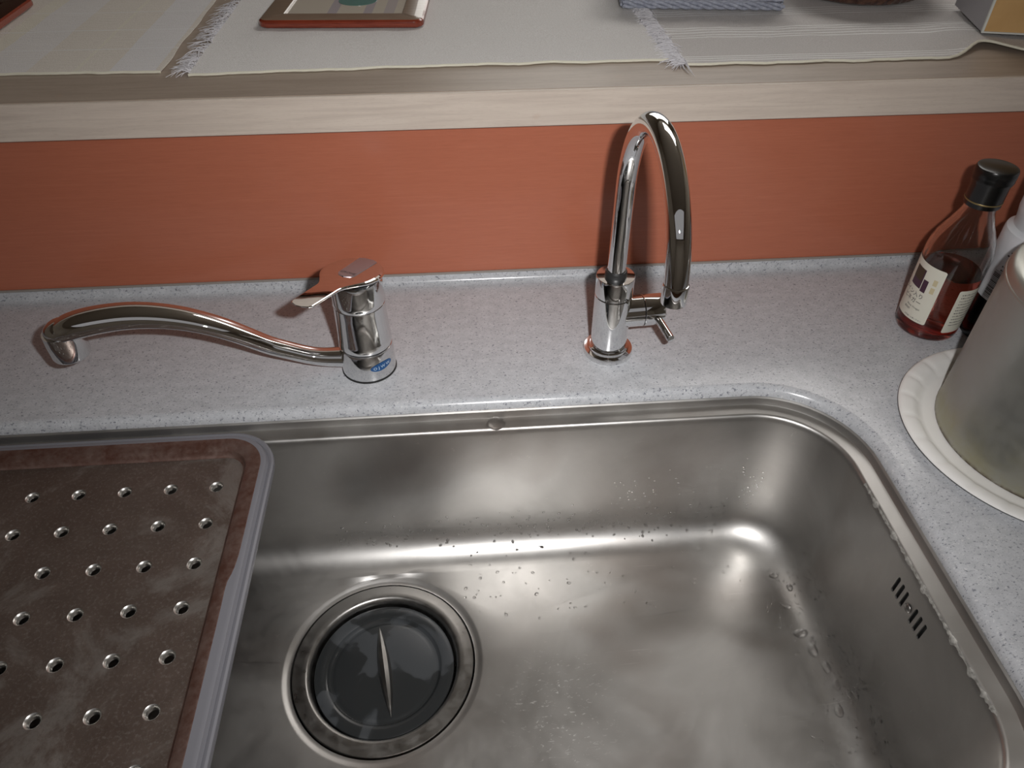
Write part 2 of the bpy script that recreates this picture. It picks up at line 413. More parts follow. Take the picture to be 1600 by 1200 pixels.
# cove and little upstand at the wall
cove = [(YB, 0), (YB+.004, .0006), (YB+.0068, .0022), (YB+.0086, .0046), (YB+.0092, .0075), (YB+.0096, .012), (YB+.0100, .0125)]
loft(bm, [[(X0, y, z), (X1, y, z)] for y, z in cove], False)
bmesh.ops.remove_doubles(bm, verts=bm.verts, dist=1e-6)
bmesh.ops.recalc_face_normals(bm, faces=bm.faces)
obj('stone_slab', bm, MC, wt, angle=50)
bm = bmesh.new(); box(bm, X0, X1, YW-.0030, YW-.0002, .0118, .0142, .0008, 2)
o = obj('sealing_strip', bm, MU, wt); o['label'] = 'pale sealing strip along the foot of the panel'
# base cabinet (mostly out of view)
cab = thing('base_cabinet', 'brown base cabinet under the worktop', 'cabinet', (0, 0, -.85))
obj('side_panel', box(bmesh.new(), -1.3, -1.28, .07, .69, 0, .818), MCAB, cab, smooth=False)
obj('side_panel', box(bmesh.new(), 1.28, 1.3, .07, .69, 0, .818), MCAB, cab, smooth=False)
for k in range(4):
    obj('door', box(bmesh.new(), -1.278+k*.64, -1.278+k*.64+.636, .055, .073, .08, .815, .002, 1), MCAB, cab, smooth=False)

# ================================================================== sink
sink = thing('kitchen_sink', 'large brushed stainless steel sink set into the grey worktop', 'sink', (0, 0, 0))
ZF = -.180
prof = [(-.006, -.0095), (.0008, -.0098), (.0022, -.0108), (.0028, -.0125), (.0034, -.0165), (.0040, -.0176), (.0052, -.0180),
        (.0150, -.0184), (.0164, -.0188), (.0176, -.0198), (.0184, -.0215), (.0188, -.026), (.0194, -.034), (.0206, -.061), (.0225, -.110), (.024, -.140)]
R0 = .035
for i in range(1, 13):
    th = pi/2*i/12; prof.append((.024 + R0*(1-cos(th)), -.145 - R0*sin(th)))
WALL_I = 12  # ring index of z=-.034
rings = [sring(d, z, max(SR - d*.9, .035) if i < 16 else max(SR-.9*.024 - (d-.024)*.45, .03)) for i, (d, z) in enumerate(prof)]
n = len(rings[0])
DC = (-.0930, .3450)
bm = bmesh.new()
vr = [[bm.verts.new(p) for p in r] for r in rings]
def is_patch(p): return p[0] > .3 and .26375-1e-5 <= p[1] <= .31235+1e-5
for k in range(len(vr)-1):
    for i in range(n):
        j = (i+1) % n
        if k == WALL_I and is_patch(rings[k][i]) and is_patch(rings[k][j]): continue
        bm.faces.new((vr[k][i], vr[k][j], vr[k+1][j], vr[k+1][i]))
# floor: last ring to the drain circle, blended
last = [Vector(p) for p in rings[-1]]
def floor_z(x, y, c):
    return ZF - .0022*(1-c)
angs = [math.atan2(p.y-DC[1], p.x-DC[0]) for p in last]
def dring(rad, z): return [(DC[0]+rad*cos(a), DC[1]+rad*sin(a), z) for a in angs]
prev = vr[-1]
blend = []
for t in (.15, .32, .5, .68, .84, 1.0):
    ring = []
    for p, a in zip(last, angs):
        q = Vector((DC[0]+.0935*cos(a), DC[1]+.0935*sin(a), 0))
        xy = p.lerp(q, t); ring.append((xy.x, xy.y, ZF - .0025*t))
    blend.append(ring)
blend += [dring(.0915, ZF-.0029), dring(.0895, ZF-.0040), dring(.0870, ZF-.0046), dring(.0855, ZF-.0046), dring(.0850, ZF-.0075)]
for r in blend:
    nv = [bm.verts.new(p) for p in r]
    for i in range(n):
        j = (i+1) % n; bm.faces.new((prev[i], prev[j], nv[j], nv[i]))
    prev = nv
# slotted overflow patch in the right wall
d0, z0 = prof[WALL_I]; d1, z1 = prof[WALL_I+1]
def wallpt(y, z):
    t = (z - z0)/(z1 - z0); return (SX1 - (d0 + (d1-d0)*t), y, z)
def slot_cell(ya, yb, yc, hw=.00175, hl=.0090, zc=-.0465):
    N = 20; hole = []
    for i in range(N):
        th = 2*pi*(i+.5)/N; hole.append((yc + hw*cos(th), zc + (hl-hw)*(1 if sin(th) > 0 else -1) + hw*sin(th)))
    outer = []
    for (y, z) in hole:
        dy, dz = y-yc, (z-zc)
        ty = ((yb-yc)/dy if dy > 0 else (ya-yc)/dy) if abs(dy) > 1e-9 else 1e9
        tz = ((z0-zc)/dz if dz > 0 else (z1-zc)/dz) if abs(dz) > 1e-9 else 1e9
        t = min(ty, tz); outer.append([yc+dy*t, zc+dz*t, 0 if ty < tz else (1 if dz > 0 else 2)])
    # corner snapping
    vo = [bm.verts.new(wallpt(o_[0], o_[1])) for o_ in outer]; vi = [bm.verts.new(wallpt(*h)) for h in hole]
    vb = [bm.verts.new((wallpt(*h)[0]+.0012, h[0], h[1])) for h in hole]
    for i in range(N):
        j = (i+1) % N
        if {outer[i][2], outer[j][2]} == {1, 2}:
            yy_ = yb if (outer[i][0]+outer[j][0])/2 > yc else ya; za_, zb_ = (z0, z1) if outer[i][2] == 1 else (z1, z0)
            bm.faces.new((vo[i], bm.verts.new(wallpt(yy_, za_)), bm.verts.new(wallpt(yy_, zb_)), vo[j], vi[j], vi[i]))
        elif outer[i][2] != outer[j][2]:
            cy_ = yb if (outer[i][0]+outer[j][0])/2 > yc else ya; cz_ = z0 if (outer[i][1]+outer[j][1])/2 > zc else z1
            vc = bm.verts.new(wallpt(cy_, cz_)); bm.faces.new((vo[i], vc, vo[j], vi[j], vi[i]))
        else: bm.faces.new((vo[i], vo[j], vi[j], vi[i]))
        bm.faces.new((vi[i], vi[j], vb[j], vb[i]))
cy_ = cell_y
for a_, b_ in zip(cy_[:-1], cy_[1:]):
    inside = [y for y in slot_y if a_ < y < b_]
    if inside: slot_cell(a_, b_, inside[0])
    else: bm.faces.new([bm.verts.new(wallpt(*q)) for q in ((a_, z0), (b_, z0), (b_, z1), (a_, z1))])
bmesh.ops.remove_doubles(bm, verts=bm.verts, dist=1e-5)
bmesh.ops.recalc_face_normals(bm, faces=bm.faces)
basin_bm = bm.copy()
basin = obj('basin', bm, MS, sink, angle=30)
for p_ in basin.data.polygons:
    if p_.center.x > .33 and .262 < p_.center.y < .314 and z1 - .001 < p_.center.z < z0 + .001: p_.use_smooth = False
bm = box(bmesh.new(), .3375, .352, .258, .318, -.066, -.030); 
o = obj('overflow_box', bm, MBLK, sink, smooth=False); o['label'] = 'black overflow chamber behind six narrow slots'
bm = lathe([(.0001, .0016), (.0022, .0014), (.0036, .0007), (.0040, 0)], 24, cap0=True, cap1=True)
o = obj('overflow_screw', bm, MSF, sink); o.rotation_euler = (0, -pi/2, 0); o.location = (.3346, .2882, -.0472)
# drain flange
bm = lathe([(.0838, ZF-.0075), (.0838, ZF-.0040), (.0832, ZF-.0034), (.0760, ZF-.0036), (.0722, ZF-.0034), (.0700, ZF-.0040), (.0684, ZF-.0062), (.0676, ZF-.012), (.0670, ZF-.040), (.030, ZF-.050), (.0001, ZF-.050)], 96, cx=DC[0], cy=DC[1], cap0=False)
o = obj('drain_flange', bm, MSF, sink, angle=40); o['label'] = 'satin steel drain ring'
# drain lid lying in it
lid = thing('drain_lid', 'round black rubber drain cover with a steel grip fin, lying in the sink drain', 'drain cover', (DC[0], DC[1], ZF-.0125), radians(9.7))
bm = lathe([(.0640, -.004), (.0654, -.0015), (.0650, .0003), (.0635, .0008), (.0560, .0006), (.0535, -.0004), (.0520, -.0030), (.0500, -.0044), (.0470, -.0034), (.0450, -.0030), (.0200, -.0026), (.0001, -.0024)], 96)
obj('rubber_disc', bm, MRU, lid)
bm = bmesh.new(); rr = []
for i in range(25):
    t = -1 + 2*i/24; yy = .0455*t; hw = .0060*(1-abs(t)**1.9) + .0003; h = .0120*(1-abs(t)**2.4) + .0006
    rr.append([(-hw, yy, -.0032), (-hw*.92, yy, h*.35-.0032), (-hw*.6, yy, h*.62-.0032), (0, yy, h*.72-.0032), (hw*.6, yy, h*.62-.0032), (hw*.92, yy, h*.35-.0032), (hw, yy, -.0032)])
loft(bm, rr, True, True, True); bmesh.ops.recalc_face_normals(bm, faces=bm.faces)
o = obj('grip_fin', bm, MSF, lid); o['label'] = 'lens-shaped steel grip fin'

# limescale crust along the right-hand lip
bm = bmesh.new(); rr = []
random.seed(3)
N = 150
for i in range(N+1):
    y = .392 - i*(.392-.19)/N; nn = noise.noise(Vector((y*120, 0, 3))); n2 = noise.noise(Vector((y*420, 5, 0)))
    xl = SX1-.0178 + .0006*noise.noise(Vector((y*60, 8, 0))); wd = .0001 + .0016*max(0, nn-.05) + .0012*max(0, n2-.1) ; h = .0008*max(0, n2) - .0002
    if y > .38: wd *= (.392-y)/.012; h *= (.392-y)/.012
    gt = max(.04, min(1, (nn + .55*n2 + .12)*2.2))
    xm = SX1-.0176
    rr.append([(xm+(xl-xm+.0012+wd*.5)*gt, y, -.01842), (xm+(xl-xm+.0005)*gt, y, -.0184+h*gt), (xm+(xl-xm-.0003)*gt, y, -.0188-.0004*gt+h*gt), (xm-.0002-(.0008+.0004*n2)*gt, y, -.0196-(.0012+wd*.9)*gt), (xm-.0004-.0007*gt, y, -.0202-(.0022+wd*1.5)*gt)])
loft(bm, rr, False); bmesh.ops.recalc_face_normals(bm, faces=bm.faces)
o = obj('limescale_crust', bm, MLIME, sink); o['label'] = 'whitish limescale crust on the right inner lip'

# ================================================================== drainboard
DX0, DX1, DY0, DY1 = -.64, -.1735, .12, .4885
ZD = -.0085
db = thing('drainboard', 'stained brown perforated steel draining board across the left part of the sink', 'draining board', (0, 0, 0))
# grey rubber border profile  (inset, z)
def dr(d, z, R=.045): return [(x, y, z) for x, y in rrect(DX0+d, DX1-d, DY0+d, DY1-d, max(R-d, .008), 12)]
bp = [(.0030, -.0176), (.0004, -.0172), (0, -.0150), (.0006, -.0118), (.0022, -.0110), (.0040, -.0113), (.0048, -.0120), (.0056, -.0110), (.0066, -.0090), (.0080, -.0085), (.0100, -.0085), (.0165, -.0086), (.0168, -.0100)]
bm = bmesh.new(); loft(bm, [dr(*p) for p in bp]); bmesh.ops.recalc_face_normals(bm, faces=bm.faces)
o = obj('rubber_border', bm, MGK, db); o['label'] = 'blue-grey rubber border'
# browned steel rim, wavy outer boundary on the right
bp = [(.0108, -.0085), (.0112, -.0080), (.0172, -.0080), (.0215, -.0092), (.0240, -.0106), (.0250, -.0128), (.0262, -.0152), (.0275, -.0160)]
def dr2(d, z):
    out = []
    for x, y, z_ in dr(d, z):
        if d < .0150 and x > DX1-.030:
            t = max(0, min(1, (.355-y)/.045)); t = t*t*(3-2*t)
            t2_ = max(0, min(1, (.335-y)/.006))
            x -= .0040*t + .0012*t2_*math.exp(-((y-.328)/.012)**2)
        out.append((x, y, z_))
    return out
def rr_fine(L, k=6):
    out = []
    for a, b in zip(L, L[1:]+L[:1]):
        nn = k if abs(a[0]-b[0]) > .02 or abs(a[1]-b[1]) > .02 else 1
        nn = nn*8 if nn > 1 else 1
        for i in range(nn): out.append(tuple(a[q] + (b[q]-a[q])*i/nn for q in range(3)))
    return out
_dr = dr
def dr(d, z, R=.045): return rr_fine(_dr(d, z, R))
bm = bmesh.new(); rings = [dr2(*p) for p in bp]; loft(bm, rings); bmesh.ops.recalc_face_normals(bm, faces=bm.faces)
obj('raised_rim', bm, MBR, db)
# perforated plate
ZP = -.0160
bm = bmesh.new()
gx = [-.2200 - .038*i for i in range(11)]; gy = [.4277 - .03865*j for j in range(8)]
xb = [-.2100] + [-.2390 - .038*i for i in range(11)]; yb_ = [.4390] + [.4084 - .03865*j for j in range(8)]
xb[-1] = -.6100
hr = bmesh.new()
for i, hx in enumerate(gx):
    for j, hy in enumerate(gy):
        xa, xc, ya, yc = xb[i+1], xb[i], yb_[j+1], yb_[j]
        N = 24; rs = [[], [], [], [], []]
        for k in range(N):
            th = 2*pi*k/N; c_, s_ = cos(th), sin(th)
            tx = ((xc-hx)/c_ if c_ > 0 else (xa-hx)/c_) if abs(c_) > 1e-6 else 1e9
            ty = ((yc-hy)/s_ if s_ > 0 else (ya-hy)/s_) if abs(s_) > 1e-6 else 1e9
            t = min(tx, ty)
            rs[0].append((hx+c_*t, hy+s_*t, ZP))
            rs[1].append((hx+c_*.0056, hy+s_*.0056, ZP))
        vs = loft(bm, rs[:2])
        # fill the cell corners lost by the ray mapping
        for (cx_, cy__) in ((xc, yc), (xa, yc), (xa, ya), (xc, ya)):
            best = None
            for k in range(N):
                a, b = vs[0][k], vs[0][(k+1) % N]
                ax = abs(a.co.x-cx_) < 1e-6 or abs(a.co.y-cy__) < 1e-6; bx_ = abs(b.co.x-cx_) < 1e-6 or abs(b.co.y-cy__) < 1e-6
                if ax and bx_ and not (abs(a.co.x-b.co.x) < 1e-6 or abs(a.co.y-b.co.y) < 1e-6):
                    if (a.co.x-cx_)**2 + (a.co.y-cy__)**2 < .03**2: best = (a, b)
            if best:
                cv = bm.verts.new((cx_, cy__, ZP)); bm.faces.new((best[0], cv, best[1]))
inner = [(xb[0], yb_[-1]), (xb[0], yb_[0]), (xb[-1], yb_[0]), (xb[-1], yb_[-1])]
fill_between(bm, [(p[0], p[1]) for p in _dr(.0275, ZP)], inner, ZP)
bmesh.ops.recalc_face_normals(bm, faces=bm.faces)
for f in bm.faces:
    if f.normal.z < 0: f.normal_flip()
obj('perforated_plate', bm, MB_, db, smooth=False)
hm = lathe([(.0057, .0001), (.0050, -.0004), (.0043, -.0013), (.0038, -.0026), (.0036, -.0044)], 20, cap0=False, cap1=False)
for f in hm.faces: f.normal_flip()
first = obj('drain_hole', hm, MHOLE, db, loc=(gx[0], gy[0], ZP))
for i, hx in enumerate(gx):
    for j, hy in enumerate(gy):
        if i == j == 0: continue
        c_ = first.copy(); C.objects.link(c_); c_.parent = db; c_.location = (hx, hy, ZP)
        if 'label' in c_: pass

# ================================================================== left mixer tap
LX, LY = -.0965, .559
lt = thing('mixer_tap', 'low chrome mixer tap with a swan-necked spout swung left and a flat lever', 'tap', (LX, LY, 0))
obj('base_seal', lathe([(.0262, 0.0), (.0266, .0006), (.0262, .0018)], 48), MJ, lt)
bm = lathe([(.0252, .0018), (.0258, .0022), (.0258, .0060), (.0255, .0285), (.0248, .0304), (.0240, .0308)], 64)
body = obj('spout_collar', bm, MCH2, lt)
bm = lathe([(.0236, .0300), (.0236, .0325)], 64); obj('joint_ring', bm, MJ, lt)
bm = lathe([(.0240, .0322), (.0248, .0326), (.0251, .0336), (.0248, .0400), (.0244, .0412), (.0238, .0700), (.0236, .0780), (.0230, .0785), (.0230, .0800)], 64)
obj('tap_body', bm, MCH2, lt)
# cap below the lever: flattened, tilted top
tilt = Matrix.Rotation(radians(9), 4, Vector((sin(radians(-142)), -cos(radians(-142)), 0)).normalized())
bm = lathe([(.0236, .0790), (.0240, .0796), (.0240, .0840), (.0238, .0980), (.0225, .1040), (.0150, .1060)], 64)
obj('cartridge_cap', bm, MCH2, lt)
# lever outline (x along the arm, towards the tip), lofted plate
def lever_outline(t):
    return t
L = []
ND = 44
for i in range(ND+1):
    s = -.0275 + (.0275+.0800)*(i/ND)           # along arm
    if s < .008: hwid = math.sqrt(max(.0275**2 - s*s, 0))
    elif s < .040:
        t = (s-.008)/.032; t = t*t*(3-2*t); hwid = .02631*(1-t) + .0112*t
    else:
        t = (s-.040)/.036; hwid = .0112 - .0010*t
        if s > .074: hwid *= math.sqrt(max(1-((s-.074)/.0062)**2, 0)) if s < .0802 else 0
    L.append((s, max(hwid, .0006)))
bm = bmesh.new(); rr = []
for s, hwid in L:
    e = min(1, (s+.0275)/.005, (.0803-s)/.005); e = max(e, .12)
    sl = 0 if s < .02 else (s-.02)
    zt = 0.0 ; th_ = (.0050 - .05*max(0, s-.0)) * (.35+.65*e)
    th_ = max(th_, .0022*(.35+.65*e))
    cr = .0001
    prof_ = [(-hwid*.80, zt-th_), (-hwid*.97, zt-th_*.72), (-hwid, zt-th_*.4), (-hwid*.95, zt-th_*.12), (-hwid*.90, zt), (-hwid*.4, zt+cr*.6*e), (0, zt+cr*.75*e), (hwid*.4, zt+cr*.6*e), (hwid*.90, zt), (hwid*.96, zt-th_*.12), (hwid, zt-th_*.4), (hwid*.97, zt-th_*.72), (hwid*.80, zt-th_)]
    rr.append([(s, y, z) for y, z in prof_])
loft(bm, rr, True, True, True); bmesh.ops.recalc_face_normals(bm, faces=bm.faces)
lev = obj('lever', bm, MCH, lt, angle=12)
LEV_A = radians(-117)
lev.location = (-0.001, 0.003, .1095); lev.rotation_euler = (0, radians(-10.0), LEV_A)
# plate with maker's mark, inlaid on the lever (sub-part)
bm = bmesh.new(); rr = []
for i in range(21):
    s = -.0268 + .0430*i/20
    hwid = .0092 - .0012*(i/20)
    if s > .0095: hwid *= math.sqrt(max(1-((s-.0095)/.0067)**2, .0025))
    if s < -.020: hwid = min(hwid, math.sqrt(max(.0273**2-s*s, 1e-6)))
    rr.append([(s, -hwid, -.0002), (s, -hwid, .0006), (s, 0, .0007), (s, hwid, .0006), (s, hwid, -.0002)])
loft(bm, rr, False); bmesh.ops.recalc_face_normals(bm, faces=bm.faces)
pl = obj('badge_plate', bm, MPLATE, lev); pl['label'] = 'satin silver badge strip with dark lettering'
bm = text_mesh('GROHE', .0052, 'CENTER')
for v_ in bm.verts:
    x, y = v_.co.x, v_.co.y; v_.co = Vector((.0098 - y, x*.86, .0008 - abs(x)*.01))
# lettering reads across the strip when seen from the front
o = obj('badge_lettering', bm, MINK, lev, smooth=False)
# spout
SP = [(.0150, .0140), (.0246, .0150), (.0423, .0172), (.0565, .0216), (.0729, .0290), (.0889, .0371), (.1063, .0490), (.1234, .0600), (.1406, .0690), (.1582, .0758), (.1787, .0806), (.1995, .0827), (.2200, .0818), (.2380, .0792), (.2500, .0762), (.2580, .0735)]
SW = [(.0120, .0100), (.0108, .0092), (.0098, .0082), (.0095, .0078), (.0095, .0078), (.0098, .0080), (.0106, .0082), (.0116, .0084), (.0124, .0086), (.0132, .0092), (.0140, .0100), (.0148, .0106), (.0155, .0110), (.0158, .0112), (.0158, .0110), (.0150, .0100)]
d2 = Vector((-.2595, -.018, 0)).normalized()
# smooth the path
def catmull(P, k=4):
    out = []
    for i in range(len(P)-1):
        p0 = P[max(i-1, 0)]; p1 = P[i]; p2 = P[i+1]; p3 = P[min(i+2, len(P)-1)]
        for j in range(k):
            t = j/k
            out.append(tuple(.5*((2*b)+(-a+c)*t+(2*a-5*b+4*c-d)*t*t+(-a+3*b-3*c+d)*t**3) for a, b, c, d in zip(p0, p1, p2, p3)))
    out.append(P[-1]); return out
full = catmull([(*a, *b) for a, b in zip(SP, SW)], 4)
s_end = full[-1]
for k in range(1, 9):   # rounded nose
    th = pi/2*k/8; full.append((s_end[0] + .0150*sin(th), s_end[1] - .0045*(1-cos(th)), s_end[2]*max(cos(th), .06), s_end[3]*max(cos(th), .06)))
def sect(th):
    c_, s_ = cos(th), sin(th)
    if s_ >= 0: return (math.copysign(abs(c_)**.80, c_), s_**1.15)
    t = math.asin(min(1, abs(s_)))/(pi/2); sg = math.copysign(1, c_)
    if t < .3: return (sg*1.0, -.35*t/.3)
    if t < .75: q = (t-.3)/.45; return (sg*(1-.48*q), -.35-.55*q)
    return (sg*.52*(1-(t-.75)/.25), -.90)
bm = sweep([d2*a + Vector((0, 0, b)) for a, b, _, _ in full], [(c_, e_) for _, _, c_, e_ in full], 36, shape=sect)
bmesh.ops.recalc_face_normals(bm, faces=bm.faces)
sp = obj('spout', bm, MCH, lt, angle=28)
a0 = d2*.2595
bm = lathe([(.0160, .074), (.0164, .0660), (.0162, .0500), (.0156, .0482), (.0140, .0480), (.0130, .0500), (.0001, .0505)], 48)
o = obj('aerator', bm, MCH2, sp); o.location = (a0.x, a0.y, -.0015)
# sticker
bm = bmesh.new(); cpts = []
for i in range(32):
    th = 2*pi*i/32; cpts.append((.0118*cos(th), .0045*sin(th)))
vs = [bm.verts.new((x, y, 0)) for x, y in cpts]; ce = bm.verts.new((0, 0, 0))
for i in range(32): bm.faces.new((ce, vs[i], vs[(i+1) % 32]))
bmesh.ops.subdivide_edges(bm, edges=bm.edges, cuts=2, use_grid_fill=True)
on_cyl(bm, 0, 0, .02595, radians(-54), .0172, radians(4))
stk = obj('oval_sticker', bm, MBLUE, lt); stk['label'] = 'small blue oval sticker with white letters'
bm = text_mesh('O J W W', .0046, 'CENTER')
for v_ in bm.verts: v_.co.y -= .0016
on_cyl(bm, 0, 0, .02615, radians(-54), .0172, radians(4))
obj('sticker_lettering', bm, MWHITEP, stk, smooth=False)

# ================================================================== right goose-neck tap
TX, TY = .1405, .5655
rt = thing('gooseneck_tap', 'tall slim chrome tap with an arched tube spout and a side lever', 'tap', (TX, TY, 0))
bm = lathe([(.0238, 0), (.0243, .0006), (.0243, .0050), (.0238, .0062), (.0216, .0066), (.0205, .0070), (.0200, .0096), (.0190, .0104), (.0176, .0106)], 64)
obj('base_flange', bm, MCH, rt)
bm = lathe([(.0176, .0100), (.0178, .0110), (.0178, .0688), (.0174, .0692)], 64); bd = obj('tap_body', bm, MCH, rt)
obj('joint_ring', lathe([(.0173, .0690), (.0173, .0702)], 48), MJ, rt)
bm = lathe([(.0174, .0700), (.0179, .0704), (.0179, .0895), (.0176, .0903), (.0110, .0905), (.0100, .0905)], 64); obj('swivel_cap', bm, MCH, rt)
obj('tube_collar', lathe([(.0102, .0900), (.0102, .0945), (.0094, .0960), (.0085, .0962)], 40), MJ, rt)
RA, Z1 = .0822, .1785
path = [Vector((0, 0, z)) for z in (.0900, .1200, .1500, .1700)]
for i in range(0, 37):
    t = pi*i/36; path.append(Vector((.0005*(1-cos(t)), -RA*(1-cos(t)), Z1 + RA*sin(t))))
for z in (.1782, .1780): path.append(Vector((.001, -2*RA, z)))
radi = [.0084]*len(path)
bm = bmesh.new(); rings = []
for i, p in enumerate(path):
    t = (path[min(i+1, len(path)-1)] - path[max(i-1, 0)]).normalized(); s_ = Vector((1, 0, 0)); q = s_.cross(t).normalized()
    rings.append([p + s_*(.0084*cos(2*pi*k/32)) + q*(.0084*sin(2*pi*k/32)) for k in range(32)])
loft(bm, rings, True, True, True); bmesh.ops.recalc_face_normals(bm, faces=bm.faces)
tube = obj('arched_tube', bm, MCH, rt)
ax, ay = .001, -2*RA
bm = lathe([(.0080, .1915), (.0087, .1912), (.0089, .1904), (.0089, .1790), (.0086, .1765), (.0078, .1762), (.0072, .1780), (.0001, .1785)], 40)
o = obj('outlet_tip', bm, MCH, tube); o.location = (ax, ay, 0)
# side valve: horizontal cylinder + rod lever
bm = lathe([(.0154, .010), (.0154, .0290), (.0150, .0292)], 56); o = obj('valve_neck', bm, MCH, rt); o.rotation_euler = (0, pi/2, radians(4)); o.location = (0, 0, .0470)
bm = lathe([(.0149, .0288), (.0149, .0302)], 40); o = obj('valve_joint', bm, MJ, rt); o.rotation_euler = (0, pi/2, radians(4)); o.location = (0, 0, .0470)
bm = lathe([(.0151, .0300), (.0155, .0303), (.0155, .0485), (.0151, .0492), (.0100, .0495)], 56); vk = obj('valve_knob', bm, MCH, rt); vk.rotation_euler = (0, pi/2, radians(4)); vk.location = (0, 0, .0470)
ld = (Vector((.1895, .5240, .0430)) - Vector((.1815, .5600, .0470))).normalized()
bm = lathe([(.0038, .010), (.0038, .0375), (.0035, .0379), (.0001, .0379)], 28)
lv = obj('rod_lever', bm, MCH, rt); lv.rotation_mode = 'QUATERNION'; lv.rotation_quaternion = ld.to_track_quat('Z', 'Y'); lv.location = (.1815-TX, .5630-TY, .0470)

# ================================================================== vinegar bottle
BX, BY = .4805, .5825
bt = thing('vinegar_bottle', 'small clear glass bottle of red vinegar with black cap and cream label', 'bottle', (BX, BY, 0))
outer = [(.0001, .0022), (.020, .0012), (.0262, 0), (.0288, .0012), (.0299, .0048), (.0300, .0100), (.0300, .0880), (.0292, .0960), (.0268, .1050), (.0225, .1145), (.0180, .1240), (.0145, .1330), (.0128, .1420), (.0124, .1500), (.0124, .1580)]
innr = [(.0108, .1580), (.0108, .1420), (.0125, .1330), (.0160, .1240), (.0205, .1145), (.0248, .1050), (.0272, .0960), (.0280, .0880), (.0280, .0110), (.0268, .0070), (.0200, .0055), (.0001, .0060)]
bm = lathe(outer + innr, 64, cap0=False, cap1=False); bmesh.ops.recalc_face_normals(bm, faces=bm.faces)
obj('glass_body', bm, MGL, bt, angle=60)
bm = lathe([(.0001, .0058), (.0202, .0053), (.0270, .0068), (.0282, .0110), (.0282, .0710), (.0001, .0710)], 64); bmesh.ops.recalc_face_normals(bm, faces=bm.faces)
o = obj('vinegar', bm, MLQ, bt); o['label'] = 'dark red vinegar filling the lower two thirds'
cp = obj('screw_cap', lathe([(.0126, .1405), (.0156, .1405), (.0160, .1412), (.0160, .1610), (.0172, .1640), (.0178, .1660), (.0174, .1675), (.0178, .1690), (.0178, .1745), (.0170, .1765), (.0150, .1772), (.0001, .1770)], 56), MCAP, bt)
obj('gold_line', lathe([(.0161, .1448), (.0163, .1452), (.0163, .1458), (.0161, .1462)], 56, cap0=False, cap1=False), MGOLD, cp)
RB = .03015
lab = obj('front_label', cyl_patch(0, 0, RB, radians(-238), radians(-130), .0175, .0800, 40, cr=.0012), MLAB, bt); lab['label'] = 'cream front label with plum picture and Japanese lettering'
RL = RB + .00012
A = lambda u: radians(-130) - u/RB          # u metres left of the label's right edge
pr_ = obj('label_picture', cyl_patch(0, 0, RL, A(.0335), A(.0190), .0520, .0730, 10), MLABP, lab)
join = cyl_patch(0, 0, RL, A(.0182), A(.0125), .0505, .0640, 6)
obj('label_picture', join, MLABP, lab)
obj('label_picture', cyl_patch(0, 0, RL+.0001, A(.0335), A(.0205), .0600, .0730, 8), MLABD, lab)
for z in (.0530, .0620): obj('label_seal', cyl_patch(0, 0, RL, A(.0085), A(.0045), z, z+.0065, 6), MLABY, lab)
for s_, sz, zz, uu in (('ワイン入り', .0062, .0430, .0110), ('ビネガー', .0062, .0360, .0110), ('Wine Vinegar', .0030, .0305, .0095), ('調味酢', .0028, .0265, .0200)):
    bm = text_mesh(s_, sz, 'RIGHT'); on_cyl(bm, 0, 0, RL, A(uu), zz); obj('label_lettering', bm, MINK, lab, smooth=False)
bm = text_mesh('お料理にお使い下さい', .0020, 'RIGHT'); on_cyl(bm, 0, 0, RL, A(.0040), .0195); obj('label_lettering', bm, MINK, lab, smooth=False)
lab2 = obj('back_label', cyl_patch(0, 0, RB, radians(-97), radians(-18), .0125, .0630, 30, cr=.0012), MLAB, bt); lab2['label'] = 'cream back label with small print and barcode'
bm = bmesh.new(); random.seed(5)
for k in range(11):
    u = .004; z = .0575 - k*.0036
    while u < .026:
        l_ = random.uniform(.0006, .0016); a_ = radians(-97) + u/RB
        cyl_patch(0, 0, RL, a_, a_ + l_/RB, z, z+.0012*random.uniform(.5, 1), 1, bm, 0, 1); u += l_ + random.uniform(.0004, .001)
obj('label_small_print', bm, MINK, lab2, smooth=False)['kind'] = 'stuff'
bm = bmesh.new(); u = .0285
while u < .0385:
    l_ = random.choice((.0003, .0006)); a_ = radians(-97) + u/RB
    cyl_patch(0, 0, RL, a_, a_ + l_/RB, .024, .052, 1, bm, 0, 1); u += l_ + random.choice((.0004, .0007))
obj('barcode', bm, MINK, lab2, smooth=False)['kind'] = 'stuff'

# ================================================================== plastic bottle behind
b2 = thing('seasoning_bottle', 'white-wrapped bottle with a dark base, half hidden behind the steel canister', 'bottle', (.5455, .5650, 0))
obj('dark_base', lathe([(.0310, 0), (.0332, .0015), (.0338, .006), (.0338, .0470), (.0334, .0480)], 56), MDK, b2)
wr = obj('printed_wrap', lathe([(.0336, .0478), (.0350, .0484), (.0356, .1080), (.0356, .1150), (.0348, .1178), (.0325, .1195), (.0306, .1215), (.0303, .1260), (.0312, .1320), (.0322, .1380), (.0325, .1700), (.0310, .1760), (.0220, .1800), (.0150, .1805)], 56), MWP, b2); wr['label'] = 'white printed plastic wrap'
obj('bottle_cap', lathe([(.0152, .1800), (.0156, .1810), (.0156, .1950), (.0148, .1962), (.0001, .1962)], 40), MBCAP, b2)
bm = bmesh.new(); random.seed(9)
for (z0_, nrow, rr_, dz, a_from, a_to) in ((.1020, 8, .03575, .0040, -168, -95), (.1660, 8, .03265, .0040, -170, -95)):
    for k in range(nrow):
        a_ = radians(a_from + random.uniform(0, 8))
        end = radians(a_to - random.uniform(0, 20))
        while a_ < end:
            l_ = random.uniform(.0007, .0020); cyl_patch(0, 0, rr_, a_, a_ + l_/rr_, z0_-k*dz, z0_-k*dz + .0014, 1, bm, 0, 1)
            a_ += (l_ + random.uniform(.0004, .0012))/rr_
